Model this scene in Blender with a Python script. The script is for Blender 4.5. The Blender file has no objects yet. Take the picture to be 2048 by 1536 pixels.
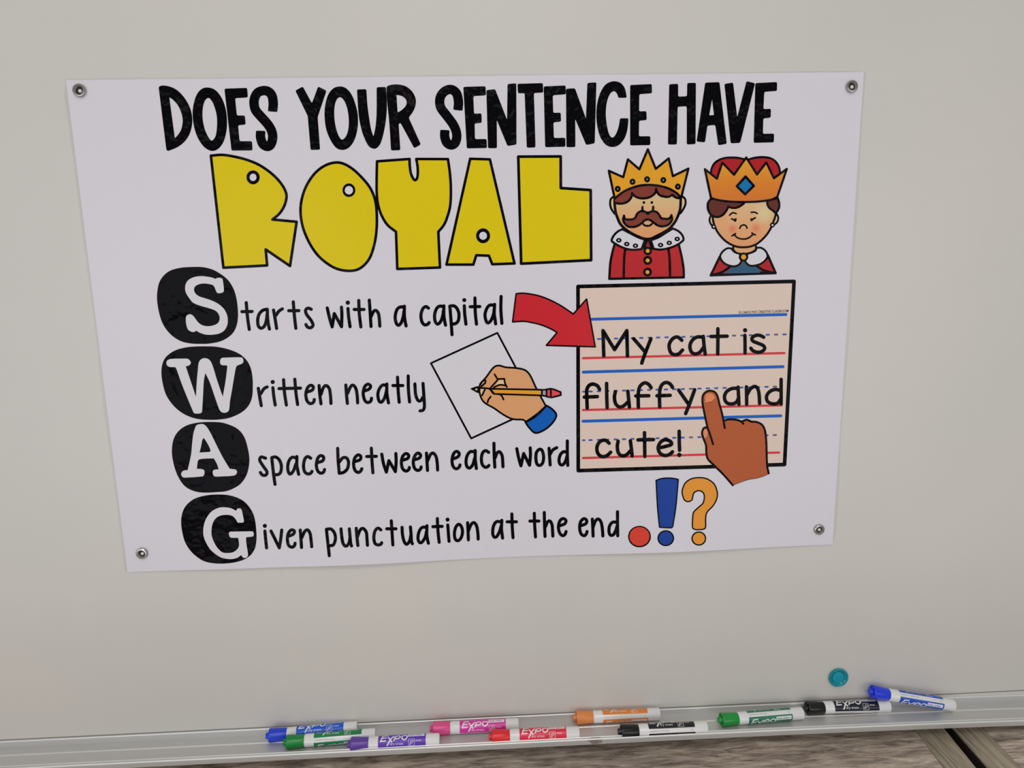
import bpy, bmesh, math, random
from mathutils import Vector, Matrix, Euler
from mathutils.geometry import tessellate_polygon
scn = bpy.context.scene
col = scn.collection
R = math.radians

# ---------------------------------------------------------------- camera, world, light, exposure
F = 1483.78                                   # focal length in pixels of a 2048 x 1536 frame
cd = bpy.data.cameras.new('camera'); cam = bpy.data.objects.new('camera', cd); col.objects.link(cam)
cam.location = (-0.005394, -0.903522, 0.108000)
cam.rotation_euler = (1.3805044, 0.0194975, -0.0496543)
cd.sensor_fit = 'HORIZONTAL'; cd.sensor_width = 36; cd.lens = F / 2048 * 36
cd.clip_start = 0.02; cd.clip_end = 50
scn.camera = cam
vs = scn.view_settings
vs.view_transform = 'Standard'; vs.look = 'None'; vs.gamma = 1; vs.use_curve_mapping = False
vs.exposure = -0.10
w = bpy.data.worlds.new('world'); scn.world = w; w.use_nodes = True
w.node_tree.nodes['Background'].inputs[0].default_value = (0.94, 0.97, 1.0, 1)
w.node_tree.nodes['Background'].inputs[1].default_value = 0.27
def area(name, loc, rot, sx, sy, power, colr=(1, .985, .975)):
    l = bpy.data.lights.new(name, 'AREA'); l.shape = 'RECTANGLE'; l.size = sx; l.size_y = sy
    l.energy = power; l.color = colr
    o = bpy.data.objects.new(name, l); col.objects.link(o); o.location = loc; o.rotation_euler = rot
    return o
CEIL = 1.50
for lx, ly, pw in [(0, -1.6, 11), (0, -2.9, 11), (0, -4.2, 16)]:
    area('ceiling_light', (lx, ly, CEIL - 0.03), (0, 0, 0), 1.2, 0.6, pw)
for lx, pw in ((-1.5, 23), (1.5, 19)):                       # two added low fills behind the camera, lifting the lower board
    area('low_fill_light', (lx, -3.1, -.45), (R(90), 0, 0), 1.7, 1.7, pw, (.94, .97, 1))

# ---------------------------------------------------------------- helpers
def lin(v):
    v /= 255.0
    return v / 12.92 if v <= 0.04045 else ((v + 0.055) / 1.055) ** 2.4
ILL = 0.68                                    # light that reaches the board plane
def alb(rgb, k=1.0):
    return tuple(min(0.93, max(0.002, lin(c) / ILL * k)) for c in rgb) + (1,)
def mat(name, rgb, rough=0.4, metal=0.0, spec=0.5, coat=0.0, k=1.0, raw=False):
    m = bpy.data.materials.new(name); m.use_nodes = True
    b = m.node_tree.nodes['Principled BSDF']
    b.inputs['Base Color'].default_value = (tuple(rgb) + (1,)) if raw else alb(rgb, k)
    b.inputs['Roughness'].default_value = rough; b.inputs['Metallic'].default_value = metal
    b.inputs['Specular IOR Level'].default_value = spec
    b.inputs['Coat Weight'].default_value = coat; b.inputs['Coat Roughness'].default_value = 0.12
    return m
def nd(m, t, **kw):
    n = m.node_tree.nodes.new(t)
    for k, v in kw.items():
        setattr(n, k, v)
    return n
def bsdf(m): return m.node_tree.nodes['Principled BSDF']
def link(m, a, b): m.node_tree.links.new(a, b)

def newobj(name, me, parent=None):
    o = bpy.data.objects.new(name, me); col.objects.link(o)
    if parent: o.parent = parent
    return o
def empty(name, loc=(0, 0, 0), rot=(0, 0, 0)):
    o = bpy.data.objects.new(name, None); col.objects.link(o); o.location = loc; o.rotation_euler = rot
    o.empty_display_size = 0.02
    return o
def tag(o, label=None, cat=None, group=None, kind=None):
    if label: o['label'] = label
    if cat: o['category'] = cat
    if group: o['group'] = group
    if kind: o['kind'] = kind
    return o
def bmobj(name, bm, mats, parent=None, smooth=False):
    me = bpy.data.meshes.new(name); bm.to_mesh(me); bm.free()
    for m in (mats if isinstance(mats, (list, tuple)) else [mats]): me.materials.append(m)
    if smooth:
        for p in me.polygons: p.use_smooth = True
        me.set_sharp_from_angle(angle=R(35))
    return newobj(name, me, parent)
def box(bm, x0, x1, y0, y1, z0, z1, bev=0.0, mi=0):
    r = bmesh.ops.create_cube(bm, size=1)
    vs_ = r['verts']
    for v in vs_:
        v.co = Vector((x0 + (v.co.x + .5) * (x1 - x0), y0 + (v.co.y + .5) * (y1 - y0), z0 + (v.co.z + .5) * (z1 - z0)))
    fs = {f for v in vs_ for f in v.link_faces}
    for f in fs: f.material_index = mi
    if bev > 0:
        es = {e for v in vs_ for e in v.link_edges}
        bmesh.ops.bevel(bm, geom=list(es), offset=bev, segments=2, affect='EDGES', profile=0.6)
def lathe(bm, prof, n=40, mi=0, axis='X', close=False):
    """prof: (distance along axis, radius); revolved about the axis"""
    rings = []
    for a, r in prof:
        ring = []
        if r < 1e-6:
            ring = [bm.verts.new((a, 0, 0) if axis == 'X' else (0, a, 0))]
        else:
            for i in range(n):
                t = 2 * math.pi * i / n
                c, s = r * math.cos(t), r * math.sin(t)
                ring.append(bm.verts.new((a, c, s) if axis == 'X' else (c, a, s)))
        rings.append(ring)
    pairs = list(zip(rings, rings[1:]))
    if close: pairs.append((rings[-1], rings[0]))
    for A, B in pairs:
        for i in range(n):
            j = (i + 1) % n
            if len(A) == 1 and len(B) == 1: continue
            if len(A) == 1: f = bm.faces.new((A[0], B[j], B[i]))
            elif len(B) == 1: f = bm.faces.new((A[i], A[j], B[0]))
            else: f = bm.faces.new((A[i], A[j], B[j], B[i]))
            f.material_index = mi
    bmesh.ops.recalc_face_normals(bm, faces=bm.faces[:])

CAMM = Euler(cam.rotation_euler, 'XYZ').to_matrix(); CAMP = Vector(cam.location)
def ray(px, py): return CAMM @ Vector(((px - 1024) / F, -(py - 768) / F, -1))
def atY(px, py, Y=0.0):
    d = ray(px, py); return CAMP + d * ((Y - CAMP.y) / d.y)
def atZ(px, py, Z):
    d = ray(px, py); return CAMP + d * ((Z - CAMP.z) / d.z)

# ---------------------------------------------------------------- flat artwork toolkit (shapes traced in 2D)
def parse(s):
    out = []
    for t in s.split():
        c = t.endswith('c'); x, y = (t[:-1] if c else t).split(',')
        out.append((float(x), float(y), c))
    return out
def catmull(P, closed, step):
    n = len(P); out = []
    rng = range(n) if closed else range(n - 1)
    for i in rng:
        p1, p2 = P[i], P[(i + 1) % n]
        p0 = P[(i - 1) % n] if (closed or i > 0) else (2 * p1[0] - p2[0], 2 * p1[1] - p2[1])
        p3 = P[(i + 2) % n] if (closed or i + 2 < n) else (2 * p2[0] - p1[0], 2 * p2[1] - p1[1])
        L = math.dist(p1[:2], p2[:2]); k = max(1, min(14, int(L / step + .5)))
        for j in range(k):
            t = j / k
            q = []
            for a in (0, 1):
                q.append(.5 * (2 * p1[a] + (p2[a] - p0[a]) * t + (2 * p0[a] - 5 * p1[a] + 4 * p2[a] - p3[a]) * t * t
                               + (3 * p1[a] - p0[a] - 3 * p2[a] + p3[a]) * t ** 3))
            out.append((q[0], q[1]))
    if not closed: out.append(tuple(P[-1][:2]))
    return out
def split_open(P):
    runs, cur = [], [P[0]]
    for p in P[1:]:
        cur.append(p)
        if p[2]: runs.append(cur); cur = [p]
    if len(cur) > 1: runs.append(cur)
    return runs
def closed_path(P, step, rad):
    cs = [i for i, p in enumerate(P) if p[2]]
    if not cs: return catmull(P, True, step)
    P = P[cs[0]:] + P[:cs[0]] + [P[cs[0]]]
    runs = [catmull(r, False, step) for r in split_open(P)]
    if rad <= 0:
        out = []
        for r in runs: out += r[:-1]
        return out
    out = []
    n = len(runs)
    cut = []
    for r in runs:                      # trim both ends of every run by rad
        L = sum(math.dist(a, b) for a, b in zip(r, r[1:])); rr = min(rad, L * .4)
        def trim(q):
            acc = 0
            for i in range(len(q) - 1):
                d = math.dist(q[i], q[i + 1])
                if acc + d >= rr:
                    t = (rr - acc) / max(d, 1e-9)
                    return [(q[i][0] + (q[i + 1][0] - q[i][0]) * t, q[i][1] + (q[i + 1][1] - q[i][1]) * t)] + q[i + 1:]
                acc += d
            return q[-2:]
        q = trim(r[:]); q = trim(q[::-1])[::-1]; cut.append((r, q))
    for i in range(n):
        q = cut[i][1]; out += q
        c = cut[i][0][-1]; nx = cut[(i + 1) % n][1][0]; a = q[-1]
        for t in (.33, .67):
            out.append(((1 - t) ** 2 * a[0] + 2 * t * (1 - t) * c[0] + t * t * nx[0],
                        (1 - t) ** 2 * a[1] + 2 * t * (1 - t) * c[1] + t * t * nx[1]))
    return out

class Art:
    """collects flat shapes as (triangles, level, material index); maps them onto a surface when built"""
    def __init__(s, step=2.2):
        s.t = []; s.ox = s.oy = 0; s.s = 1.0; s.mats = []; s.step = step; s.n = 0
    def ctx(s, ox, oy, sc): s.ox, s.oy, s.s = ox, oy, sc; return s
    def _m(s, m):
        if m not in s.mats: s.mats.append(m)
        return s.mats.index(m)
    def _add(s, tris, m, lv):
        s.n += 1
        s.t.append((tris, s._m(m), lv + 0.07 * (s.n % 9)))
    def _px(s, P): return [(s.ox + p[0] / s.s, s.oy + p[1] / s.s, p[2]) for p in P]
    def poly(s, m, path, lv=0, rad=0, hole=None):
        loops = [closed_path(s._px(parse(path)), s.step, rad)]
        if hole: loops.append(closed_path(s._px(parse(hole)), s.step, rad * .5))
        L3 = [[Vector((x, y, 0)) for x, y in l] for l in loops]
        flat = [p for l in loops for p in l]
        s._add([[flat[i] for i in t] for t in tessellate_polygon(L3)], m, lv)
    def ell(s, m, cx, cy, rx, ry=None, lv=0):
        ry = ry or rx
        cx, cy, rx, ry = s.ox + cx / s.s, s.oy + cy / s.s, rx / s.s, ry / s.s
        n = 26; P = [(cx + rx * math.cos(6.28318 * i / n), cy + ry * math.sin(6.28318 * i / n)) for i in range(n)]
        s._add([[(cx, cy), P[i], P[(i + 1) % n]] for i in range(n)], m, lv)
    def line(s, m, path, wd, lv=0, closed=False, cap='round'):
        P = s._px(parse(path)); h = wd / s.s / 2
        if closed:
            cs = [i for i, p in enumerate(P) if p[2]]
            if cs:
                P = P[cs[0]:] + P[:cs[0]]; P.append(P[0]); runs = split_open(P)
            else:
                runs = None
        else: runs = split_open(P)
        if runs is None:
            s._ribbon(catmull(P, True, s.step), h, m, lv, True, None); return
        for i, r in enumerate(runs):
            q = catmull(r, False, s.step)
            c0 = 'round' if (i > 0 or closed or cap == 'round') else cap
            c1 = 'round' if (i < len(runs) - 1 or closed or cap == 'round') else cap
            s._ribbon(q, h, m, lv, False, (c0, c1))
    def _ribbon(s, q, h, m, lv, closed, caps):
        n = len(q); Lf, Rt = [], []
        nor = []
        for i in range(n):
            a = q[(i - 1) % n] if (closed or i > 0) else q[i]
            b = q[(i + 1) % n] if (closed or i < n - 1) else q[i]
            dx, dy = b[0] - a[0], b[1] - a[1]; d = math.hypot(dx, dy) or 1
            nx, ny = -dy / d, dx / d; nor.append((nx, ny))
            Lf.append((q[i][0] + nx * h, q[i][1] + ny * h)); Rt.append((q[i][0] - nx * h, q[i][1] - ny * h))
        tr = []
        for i in range(n if closed else n - 1):
            j = (i + 1) % n
            tr.append([Lf[i], Rt[i], Rt[j]]); tr.append([Lf[i], Rt[j], Lf[j]])
        if caps:
            for e, c in ((0, caps[0]), (n - 1, caps[1])):
                nx, ny = nor[e]; sg = 1 if e == 0 else -1
                if c == 'round': k, flat = 7, h
                else: k, flat = 7, h * .25
                pts = []
                for i in range(k + 1):
                    t = math.pi * i / k
                    cc, ss = math.cos(t), math.sin(t)
                    if c != 'round':
                        cc = math.copysign(abs(cc) ** .35, cc); ss = abs(ss) ** .5
                    # start at left, go round the back
                    pts.append((q[e][0] + nx * h * cc - sg * ny * flat * ss * 1, q[e][1] + ny * h * cc + sg * nx * flat * ss * 1))
                for i in range(k): tr.append([q[e], pts[i], pts[i + 1]])
        s._add(tr, m, lv)
    def text(s, m, txt, x, y, size, lv=0, ang=0, sx=1.0, shear=0.0, bold=0.0, flip=-1):
        cu = bpy.data.curves.new('t', 'FONT'); cu.body = txt; cu.size = 1; cu.shear = shear; cu.offset = bold
        cu.resolution_u = 2
        o = bpy.data.objects.new('t', cu); col.objects.link(o)
        bpy.context.view_layer.update()
        me = o.evaluated_get(bpy.context.evaluated_depsgraph_get()).to_mesh(); me.calc_loop_triangles()
        ca, sa = math.cos(ang), math.sin(ang); tr = []
        for t in me.loop_triangles:
            q = []
            for vi in t.vertices:
                u, v = me.vertices[vi].co.x * size * sx, me.vertices[vi].co.y * size * flip
                q.append((x + u * ca - v * sa, y + u * sa + v * ca))
            tr.append(q)
        bpy.data.objects.remove(o); bpy.data.curves.remove(cu)
        s._add(tr, m, lv)
    def build(s, name, fmap, parent, grid=0.0, to2d=None, facing=None):
        """to2d: artwork units -> surface 2D; fmap(u, v, level) -> 3D"""
        bm = bmesh.new(); lay = bm.verts.layers.float.new('lv')
        for tris, mi, lv in s.t:
            cache = {}
            for t in tris:
                vsl = []
                for p in t:
                    k = (round(p[0], 4), round(p[1], 4))
                    if k not in cache:
                        u, v = to2d(p) if to2d else p
                        vv = bm.verts.new((u, v, 0)); vv[lay] = lv; cache[k] = vv
                    vsl.append(cache[k])
                if len(set(vsl)) < 3: continue
                try: f = bm.faces.new(vsl)
                except ValueError: continue
                f.material_index = mi
        if grid > 0:
            for ax in (0, 1):
                lo = min(v.co[ax] for v in bm.verts); hi = max(v.co[ax] for v in bm.verts)
                k = math.ceil(lo / grid)
                while k * grid < hi:
                    no = (1, 0, 0) if ax == 0 else (0, 1, 0)
                    bmesh.ops.bisect_plane(bm, geom=bm.verts[:] + bm.edges[:] + bm.faces[:], plane_co=Vector(no) * (k * grid), plane_no=no, dist=1e-7)
                    k += 1
        for v in bm.verts: v.co = fmap(v.co.x, v.co.y, v[lay])
        for f in bm.faces:
            f.normal_update(); f.smooth = False
            if facing and f.normal.dot(facing(f.calc_center_median())) < 0: f.normal_flip()
        return bmobj(name, bm, s.mats, parent)

# ---------------------------------------------------------------- materials
M = {}
M['board'] = mat('whiteboard_enamel', (185, 181, 176), rough=0.34, spec=0.35)
m = M['board']; n1 = nd(m, 'ShaderNodeTexNoise'); n1.inputs['Scale'].default_value = 3.0; n1.inputs['Detail'].default_value = 3
tc = nd(m, 'ShaderNodeTexCoord'); link(m, tc.outputs['Object'], n1.inputs['Vector'])
cr = nd(m, 'ShaderNodeValToRGB'); cr.color_ramp.elements[0].position = .3; cr.color_ramp.elements[1].position = .7
cr.color_ramp.elements[0].color = alb((184, 181, 177)); cr.color_ramp.elements[1].color = alb((189, 184, 179))
link(m, n1.outputs['Fac'], cr.inputs[0]); link(m, cr.outputs[0], bsdf(m).inputs['Base Color'])
M['paper'] = mat('laminated_white_paper', (196, 192, 199), rough=0.30, spec=0.2)
INK = dict(rough=0.24, spec=0.10)
def ink(name, rgb, **kw):
    a = dict(INK); a.update(kw)
    M[name] = mat('ink_' + name, rgb, **a); return M[name]
ink('black', (8, 7, 10), spec=.042, rough=.12); ink('yellow', (201, 179, 18)); ink('white', (196, 193, 199)); ink('gold', (207, 146, 36)); ink('orange_gold', (203, 126, 40))
ink('skin', (203, 164, 120)); ink('skin_deep', (203, 152, 108)); ink('hair', (118, 52, 40)); ink('hair_dark', (90, 40, 32)); ink('red', (160, 28, 34)); ink('arrow_red', (184, 36, 44))
ink('blue_gem', (10, 104, 158)); ink('slate', (44, 80, 108)); ink('blush', (203, 128, 98)); ink('beige', (202, 182, 170)); ink('line_blue', (22, 88, 176))
ink('line_red', (192, 54, 62)); ink('dash_blue', (58, 84, 158)); ink('dash_grey', (92, 88, 110)); ink('hand', (200, 145, 100)); ink('cuff', (14, 84, 166)); ink('pencil', (212, 142, 38))
ink('eraser', (208, 68, 74)); ink('ferrule', (150, 140, 160)); ink('hand_brown', (164, 82, 46)); ink('nail', (205, 124, 84)); ink('skin_light', (205, 178, 135)); ink('dot_red', (196, 60, 46)); ink('mark_blue', (24, 58, 138)); ink('mark_orange', (212, 136, 48))
# a laminate that is not quite flat: fine ripples break up what it mirrors
for k_, m in list(M.items()):
    if k_ == 'board': continue
    t_ = nd(m, 'ShaderNodeTexCoord'); q_ = nd(m, 'ShaderNodeTexNoise'); q_.inputs['Scale'].default_value = 26; q_.inputs['Detail'].default_value = 4
    q_.inputs['Roughness'].default_value = .6
    b_ = nd(m, 'ShaderNodeBump'); b_.inputs['Strength'].default_value = 0.6 if k_ == 'black' else 0.10; b_.inputs['Distance'].default_value = 0.012 if k_ == 'black' else 0.004
    if k_ == 'black': q_.inputs['Scale'].default_value = 13
    link(m, t_.outputs['Object'], q_.inputs['Vector']); link(m, q_.outputs['Fac'], b_.inputs['Height']); link(m, b_.outputs[0], bsdf(m).inputs['Normal'])

# ---------------------------------------------------------------- the room
ZT = -0.52556                                  # upper edge of the tray's back flange, the lower edge of the board
TABLE = ZT - 0.030
FLOOR = TABLE - 0.75
def structure(name, m, dims):
    bm = bmesh.new(); box(bm, *dims); return tag(bmobj(name, bm, m), kind='structure')
m_wall = mat('painted_wall', (176, 174, 168), rough=.7); m_ceil = mat('ceiling_tiles', (190, 188, 182), rough=.9)
m_floor = mat('vinyl_floor', (150, 145, 138), rough=.6)
n_ = nd(m_floor, 'ShaderNodeTexNoise'); n_.inputs['Scale'].default_value = 40
c_ = nd(m_floor, 'ShaderNodeValToRGB'); c_.color_ramp.elements[0].color = (.58, .565, .54, 1); c_.color_ramp.elements[1].color = (.68, .665, .64, 1)
link(m_floor, n_.outputs['Fac'], c_.inputs[0]); link(m_floor, c_.outputs[0], bsdf(m_floor).inputs['Base Color'])
structure('wall_back', m_wall, (-3.6, 3.6, 0.022, 0.12, FLOOR - .1, CEIL + .05))
structure('floor', m_floor, (-3.6, 3.6, -7.2, 0.022, FLOOR - .1, FLOOR))
structure('ceiling', m_ceil, (-3.6, 3.6, -7.2, 0.022, CEIL, CEIL + .05))

# ---------------------------------------------------------------- whiteboard with its tray
wb = tag(empty('whiteboard', (0, 0, 0)), 'large glossy off-white whiteboard on the wall with an aluminium marker tray along its bottom', 'whiteboard')
bm = bmesh.new(); box(bm, -1.22, 1.22, 0.0, 0.012, ZT - 0.012, 0.68); bmobj('writing_surface', bm, M['board'], wb)
M['alu'] = mat('brushed_aluminium', (1, 1, 1), rough=.50, metal=1.0)
m = M['alu']; tc = nd(m, 'ShaderNodeTexCoord'); mp = nd(m, 'ShaderNodeMapping'); mp.inputs['Scale'].default_value = (3, 900, 900)
n1 = nd(m, 'ShaderNodeTexNoise'); n1.inputs['Scale'].default_value = 1; n1.inputs['Detail'].default_value = 2
link(m, tc.outputs['Object'], mp.inputs[0]); link(m, mp.outputs[0], n1.inputs['Vector'])
cr = nd(m, 'ShaderNodeValToRGB'); cr.color_ramp.elements[0].color = (.67, .665, .655, 1); cr.color_ramp.elements[1].color = (.75, .745, .735, 1)
link(m, n1.outputs['Fac'], cr.inputs[0])
# the rust-brown smear on the front lip
sp = nd(m, 'ShaderNodeSeparateXYZ'); link(m, tc.outputs['Object'], sp.inputs[0])
def gauss(node, c, wdt):
    a = nd(m, 'ShaderNodeMath', operation='SUBTRACT'); link(m, node, a.inputs[0]); a.inputs[1].default_value = c
    b = nd(m, 'ShaderNodeMath', operation='DIVIDE'); link(m, a.outputs[0], b.inputs[0]); b.inputs[1].default_value = wdt
    c2 = nd(m, 'ShaderNodeMath', operation='POWER'); link(m, b.outputs[0], c2.inputs[0]); c2.inputs[1].default_value = 2
    return c2.outputs[0]
SX = atZ(1191, 1478, ZT).x
add = nd(m, 'ShaderNodeMath', operation='ADD'); link(m, gauss(sp.outputs['X'], SX, .0085), add.inputs[0]); link(m, gauss(sp.outputs['Z'], ZT - .003, .0055), add.inputs[1])
nz = nd(m, 'ShaderNodeTexNoise'); nz.inputs['Scale'].default_value = 260; link(m, tc.outputs['Object'], nz.inputs['Vector'])
ad2 = nd(m, 'ShaderNodeMath', operation='MULTIPLY_ADD'); link(m, nz.outputs['Fac'], ad2.inputs[0]); ad2.inputs[1].default_value = 2.4; link(m, add.outputs[0], ad2.inputs[2])
yf = nd(m, 'ShaderNodeMath', operation='LESS_THAN'); link(m, sp.outputs['Y'], yf.inputs[0]); yf.inputs[1].default_value = -.0478
rp = nd(m, 'ShaderNodeMapRange'); rp.inputs[1].default_value = 2.7; rp.inputs[2].default_value = 1.7; rp.inputs[3].default_value = 0; rp.inputs[4].default_value = .75
link(m, ad2.outputs[0], rp.inputs[0])
mm = nd(m, 'ShaderNodeMath', operation='MULTIPLY'); link(m, rp.outputs[0], mm.inputs[0]); link(m, yf.outputs[0], mm.inputs[1])
mx = nd(m, 'ShaderNodeMix', data_type='RGBA'); link(m, mm.outputs[0], mx.inputs[0]); link(m, cr.outputs[0], mx.inputs[6]); mx.inputs[7].default_value = (.16, .10, .065, 1)
link(m, mx.outputs[2], bsdf(m).inputs['Base Color'])
mi_ = nd(m, 'ShaderNodeMath', operation='SUBTRACT'); mi_.inputs[0].default_value = 1; link(m, mm.outputs[0], mi_.inputs[1]); m2_ = nd(m, 'ShaderNodeMath', operation='MULTIPLY'); m2_.inputs[1].default_value = .40; link(m, mi_.outputs[0], m2_.inputs[0]); link(m, m2_.outputs[0], bsdf(m).inputs['Metallic'])

def sag(x): return -0.005 * (max(0.0, x - 0.2) / 0.54) ** 2 if x < 0.75 else -0.0052
FZ = -0.008                                    # tray floor below the flange's edge
prof = []; shiny = []
def run(pts, sh=False):
    for q in pts: prof.append(q); shiny.append(sh)
def arc(cy, cz, r, a0, a1, n=6):
    return [(cy - r * math.cos(R(a0 + (a1 - a0) * i / n)), cz + r * math.sin(R(a0 + (a1 - a0) * i / n))) for i in range(n + 1)]
run([(0.0, .0010)], False)
run(arc(-.0010, -.0003, .0014, 95, 0), True)
run([(-.0024, FZ), (-.0172, FZ)])
run(arc(-.0190, FZ - .0003, .0014, 165, 15), True)
run([(-.0208, FZ), (-.0470, FZ), (-.0486, FZ + .0014), (-.0490, -.0012)])
run(arc(-.0498, -.0010, .0010, 165, 20), True)
run([(-.0512, -.0016), (-.0524, -.0016)])
run(arc(-.0537, -.0012, .0012, 150, -5), True)
run([(-.0545, -.0036), (-.0530, -.0092), (-.0518, -.0100), (0.0, -.0100)])
bm = bmesh.new(); xs = [-1.22 + i * .04 for i in range(62)]; rings = []
for x in xs: rings.append([bm.verts.new((x, y, ZT + z + sag(x))) for y, z in prof])
for A, B in zip(rings, rings[1:]):
    for i in range(len(prof)):
        j = (i + 1) % len(prof); f = bm.faces.new((A[i], B[i], B[j], A[j])); f.material_index = 1 if shiny[i] and shiny[j] else 0
bm.faces.new(rings[0]); bm.faces.new(rings[-1][::-1]); bmesh.ops.recalc_face_normals(bm, faces=bm.faces[:])
M['alu_edge'] = mat('glint_pale_aluminium_edge', (.96, .955, .94), rough=.32, metal=.45, raw=True)  # glints on the rounded edges painted in as a paler metal
tag(bmobj('marker_tray', bm, [M['alu'], M['alu_edge']], wb, smooth=True), 'brushed aluminium ledge with a raised rib and a front lip')
bm = bmesh.new(); box(bm, -1.22, 1.22, -.0004, 0.0, ZT + .0010, ZT + .0022); bmobj('joint_shade_strip', bm, mat('joint_shade_grey', (118, 117, 112), rough=.8), wb)  # grey strip stands in for the shade line between board and tray
bm = bmesh.new()
box(bm, -1.24, -1.22, -.008, .014, ZT - .012, .70, .002); box(bm, 1.22, 1.24, -.008, .014, ZT - .012, .70, .002); box(bm, -1.22, 1.22, -.008, .014, .68, .70, .002)
bmobj('frame', bm, M['alu'], wb)

# ---------------------------------------------------------------- wooden tables under the tray
def wood(name, along='X'):
    m = mat(name, (120, 110, 100), rough=.55, spec=.35)
    tc = nd(m, 'ShaderNodeTexCoord'); oi = nd(m, 'ShaderNodeObjectInfo')
    av = nd(m, 'ShaderNodeVectorMath', operation='MULTIPLY_ADD'); link(m, oi.outputs['Random'], av.inputs[0]); av.inputs[1].default_value = (7, 5, 3); link(m, tc.outputs['Object'], av.inputs[2])
    def noise(sc, s, det=6, rough=.6, dist=0.0):
        mp = nd(m, 'ShaderNodeMapping'); mp.inputs['Scale'].default_value = sc; link(m, av.outputs[0], mp.inputs[0])
        n = nd(m, 'ShaderNodeTexNoise'); n.inputs['Scale'].default_value = s; n.inputs['Detail'].default_value = det; n.inputs['Roughness'].default_value = rough
        n.inputs['Distortion'].default_value = dist
        link(m, mp.outputs[0], n.inputs['Vector']); return n.outputs['Fac']
    A = (6.0, 38.0, 38.0) if along == 'X' else (60.0, 3.0, 60.0)
    B = (6., 80., 80.) if along == 'X' else (90., 2.5, 90.)
    g1 = noise(A, 3.2, 7, .68, .6); g2 = noise(B, 8, 4, .6, .3); g3 = noise((1, 3, 1) if along == 'X' else (3, 1, 1), 5.0, 5, .6)
    r1 = nd(m, 'ShaderNodeValToRGB'); e = r1.color_ramp.elements
    e[0].position = .32; e[0].color = alb((84, 74, 65), 1.4); e[1].position = .72; e[1].color = alb((174, 162, 150), 1.75)
    x = r1.color_ramp.elements.new(.46); x.color = alb((124, 113, 104), 1.75); x = r1.color_ramp.elements.new(.56); x.color = alb((148, 136, 125), 1.75)
    if along == 'Y':
        for k_, c_ in enumerate(((100, 92, 80), (118, 110, 96), (130, 121, 107), (146, 138, 123))): r1.color_ramp.elements[k_].color = alb(c_, 1.6)
    link(m, g1, r1.inputs[0])
    r2 = nd(m, 'ShaderNodeMapRange'); r2.inputs[1].default_value = .36; r2.inputs[2].default_value = .56; r2.inputs[3].default_value = .72; r2.inputs[4].default_value = 1.04
    link(m, g2, r2.inputs[0])
    r3 = nd(m, 'ShaderNodeMapRange'); r3.inputs[1].default_value = .35; r3.inputs[2].default_value = .65; r3.inputs[3].default_value = .78; r3.inputs[4].default_value = 1.12
    link(m, g3, r3.inputs[0])
    mu = nd(m, 'ShaderNodeMath', operation='MULTIPLY'); link(m, r2.outputs[0], mu.inputs[0]); link(m, r3.outputs[0], mu.inputs[1])
    vm = nd(m, 'ShaderNodeVectorMath', operation='SCALE'); link(m, r1.outputs[0], vm.inputs[0]); link(m, mu.outputs[0], vm.inputs['Scale'])
    link(m, vm.outputs[0], bsdf(m).inputs['Base Color'])
    b = nd(m, 'ShaderNodeBump'); b.inputs['Strength'].default_value = .35; b.inputs['Distance'].default_value = .0012
    link(m, g2, b.inputs['Height']); link(m, b.outputs[0], bsdf(m).inputs['Normal'])
    return m
W1 = wood('weathered_wood_grain_across', 'X'); W2 = wood('weathered_wood_grain_along', 'Y')
M['edge'] = mat('end_shade_brown', (34, 27, 22), rough=.7)
ga, gb = atZ(1892.5, 1461.4, TABLE), atZ(1953, 1536, TABLE)
gc, gd = atZ(1910, 1461.4, TABLE), atZ(1976.5, 1536, TABLE)
XL, XR = (ga.x + gb.x) / 2, (gc.x + gd.x) / 2
sa_, sb_ = atZ(1836, 1464, TABLE), atZ(1884.7, 1536, TABLE)
EW = XL - (sa_.x + sb_.x) / 2
TH = 0.030
def table(x0, x1, label, yaw, left_end, right_end):
    cx = x1 if right_end else x0
    t = tag(empty('table', (cx, 0, FLOOR)), label, 'table')
    X0, X1 = x0 - cx, x1 - cx; zt_ = TABLE - FLOOR
    a = X0 + (EW if left_end else 0.04); b = X1 - (EW if right_end else 0.04)
    y = -0.004; k = 0
    while y > -.62:
        wdt = .152
        bm = bmesh.new(); box(bm, a + .0004, b - .0004, y - wdt + .0005, y - .0005, zt_ - TH, zt_, .0009)
        bmobj('plank', bm, W1, t); y -= wdt; k += 1
    for p, q in ((X0, a), (b, X1)):
        bm = bmesh.new(); box(bm, p, q, y, -.004, zt_ - TH, zt_, .0015); bmobj('end_board', bm, W2, t)
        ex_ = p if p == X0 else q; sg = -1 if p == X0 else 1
        bm = bmesh.new(); box(bm, min(ex_, ex_ + sg * .0012), max(ex_, ex_ + sg * .0012), y, -.004, zt_ - TH, zt_ - .0015); bmobj('end_shade_band', bm, M['edge'], t)  # dark band puts the shade of the table gap into colour
    for d in ((X0 + .06, X1 - .06, -.06, -.04), (X0 + .06, X1 - .06, y + .04, y + .06)):
        bm = bmesh.new(); box(bm, d[0], d[1], d[2], d[3], zt_ - TH - .07, zt_ - TH, .001); bmobj('apron', bm, W1, t)
    for lx in (X0 + .08, X1 - .08):
        for ly in (-.05, y + .05):
            bm = bmesh.new(); box(bm, lx - .028, lx + .028, ly - .028, ly + .028, 0, zt_ - TH, .002); bmobj('leg', bm, W2, t)
    for ch in t.children:                       # the ends are cut a little out of square
        for v in ch.data.vertices: v.co.x += yaw * (v.co.y - ym)
    return t
ym = (ga.y + gb.y) / 2
yawL = (gb.x - ga.x) / (gb.y - ga.y); yawR = (gd.x - gc.x) / (gd.y - gc.y); print('SHEAR', yawL, yawR, XL, XR, EW)
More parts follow.
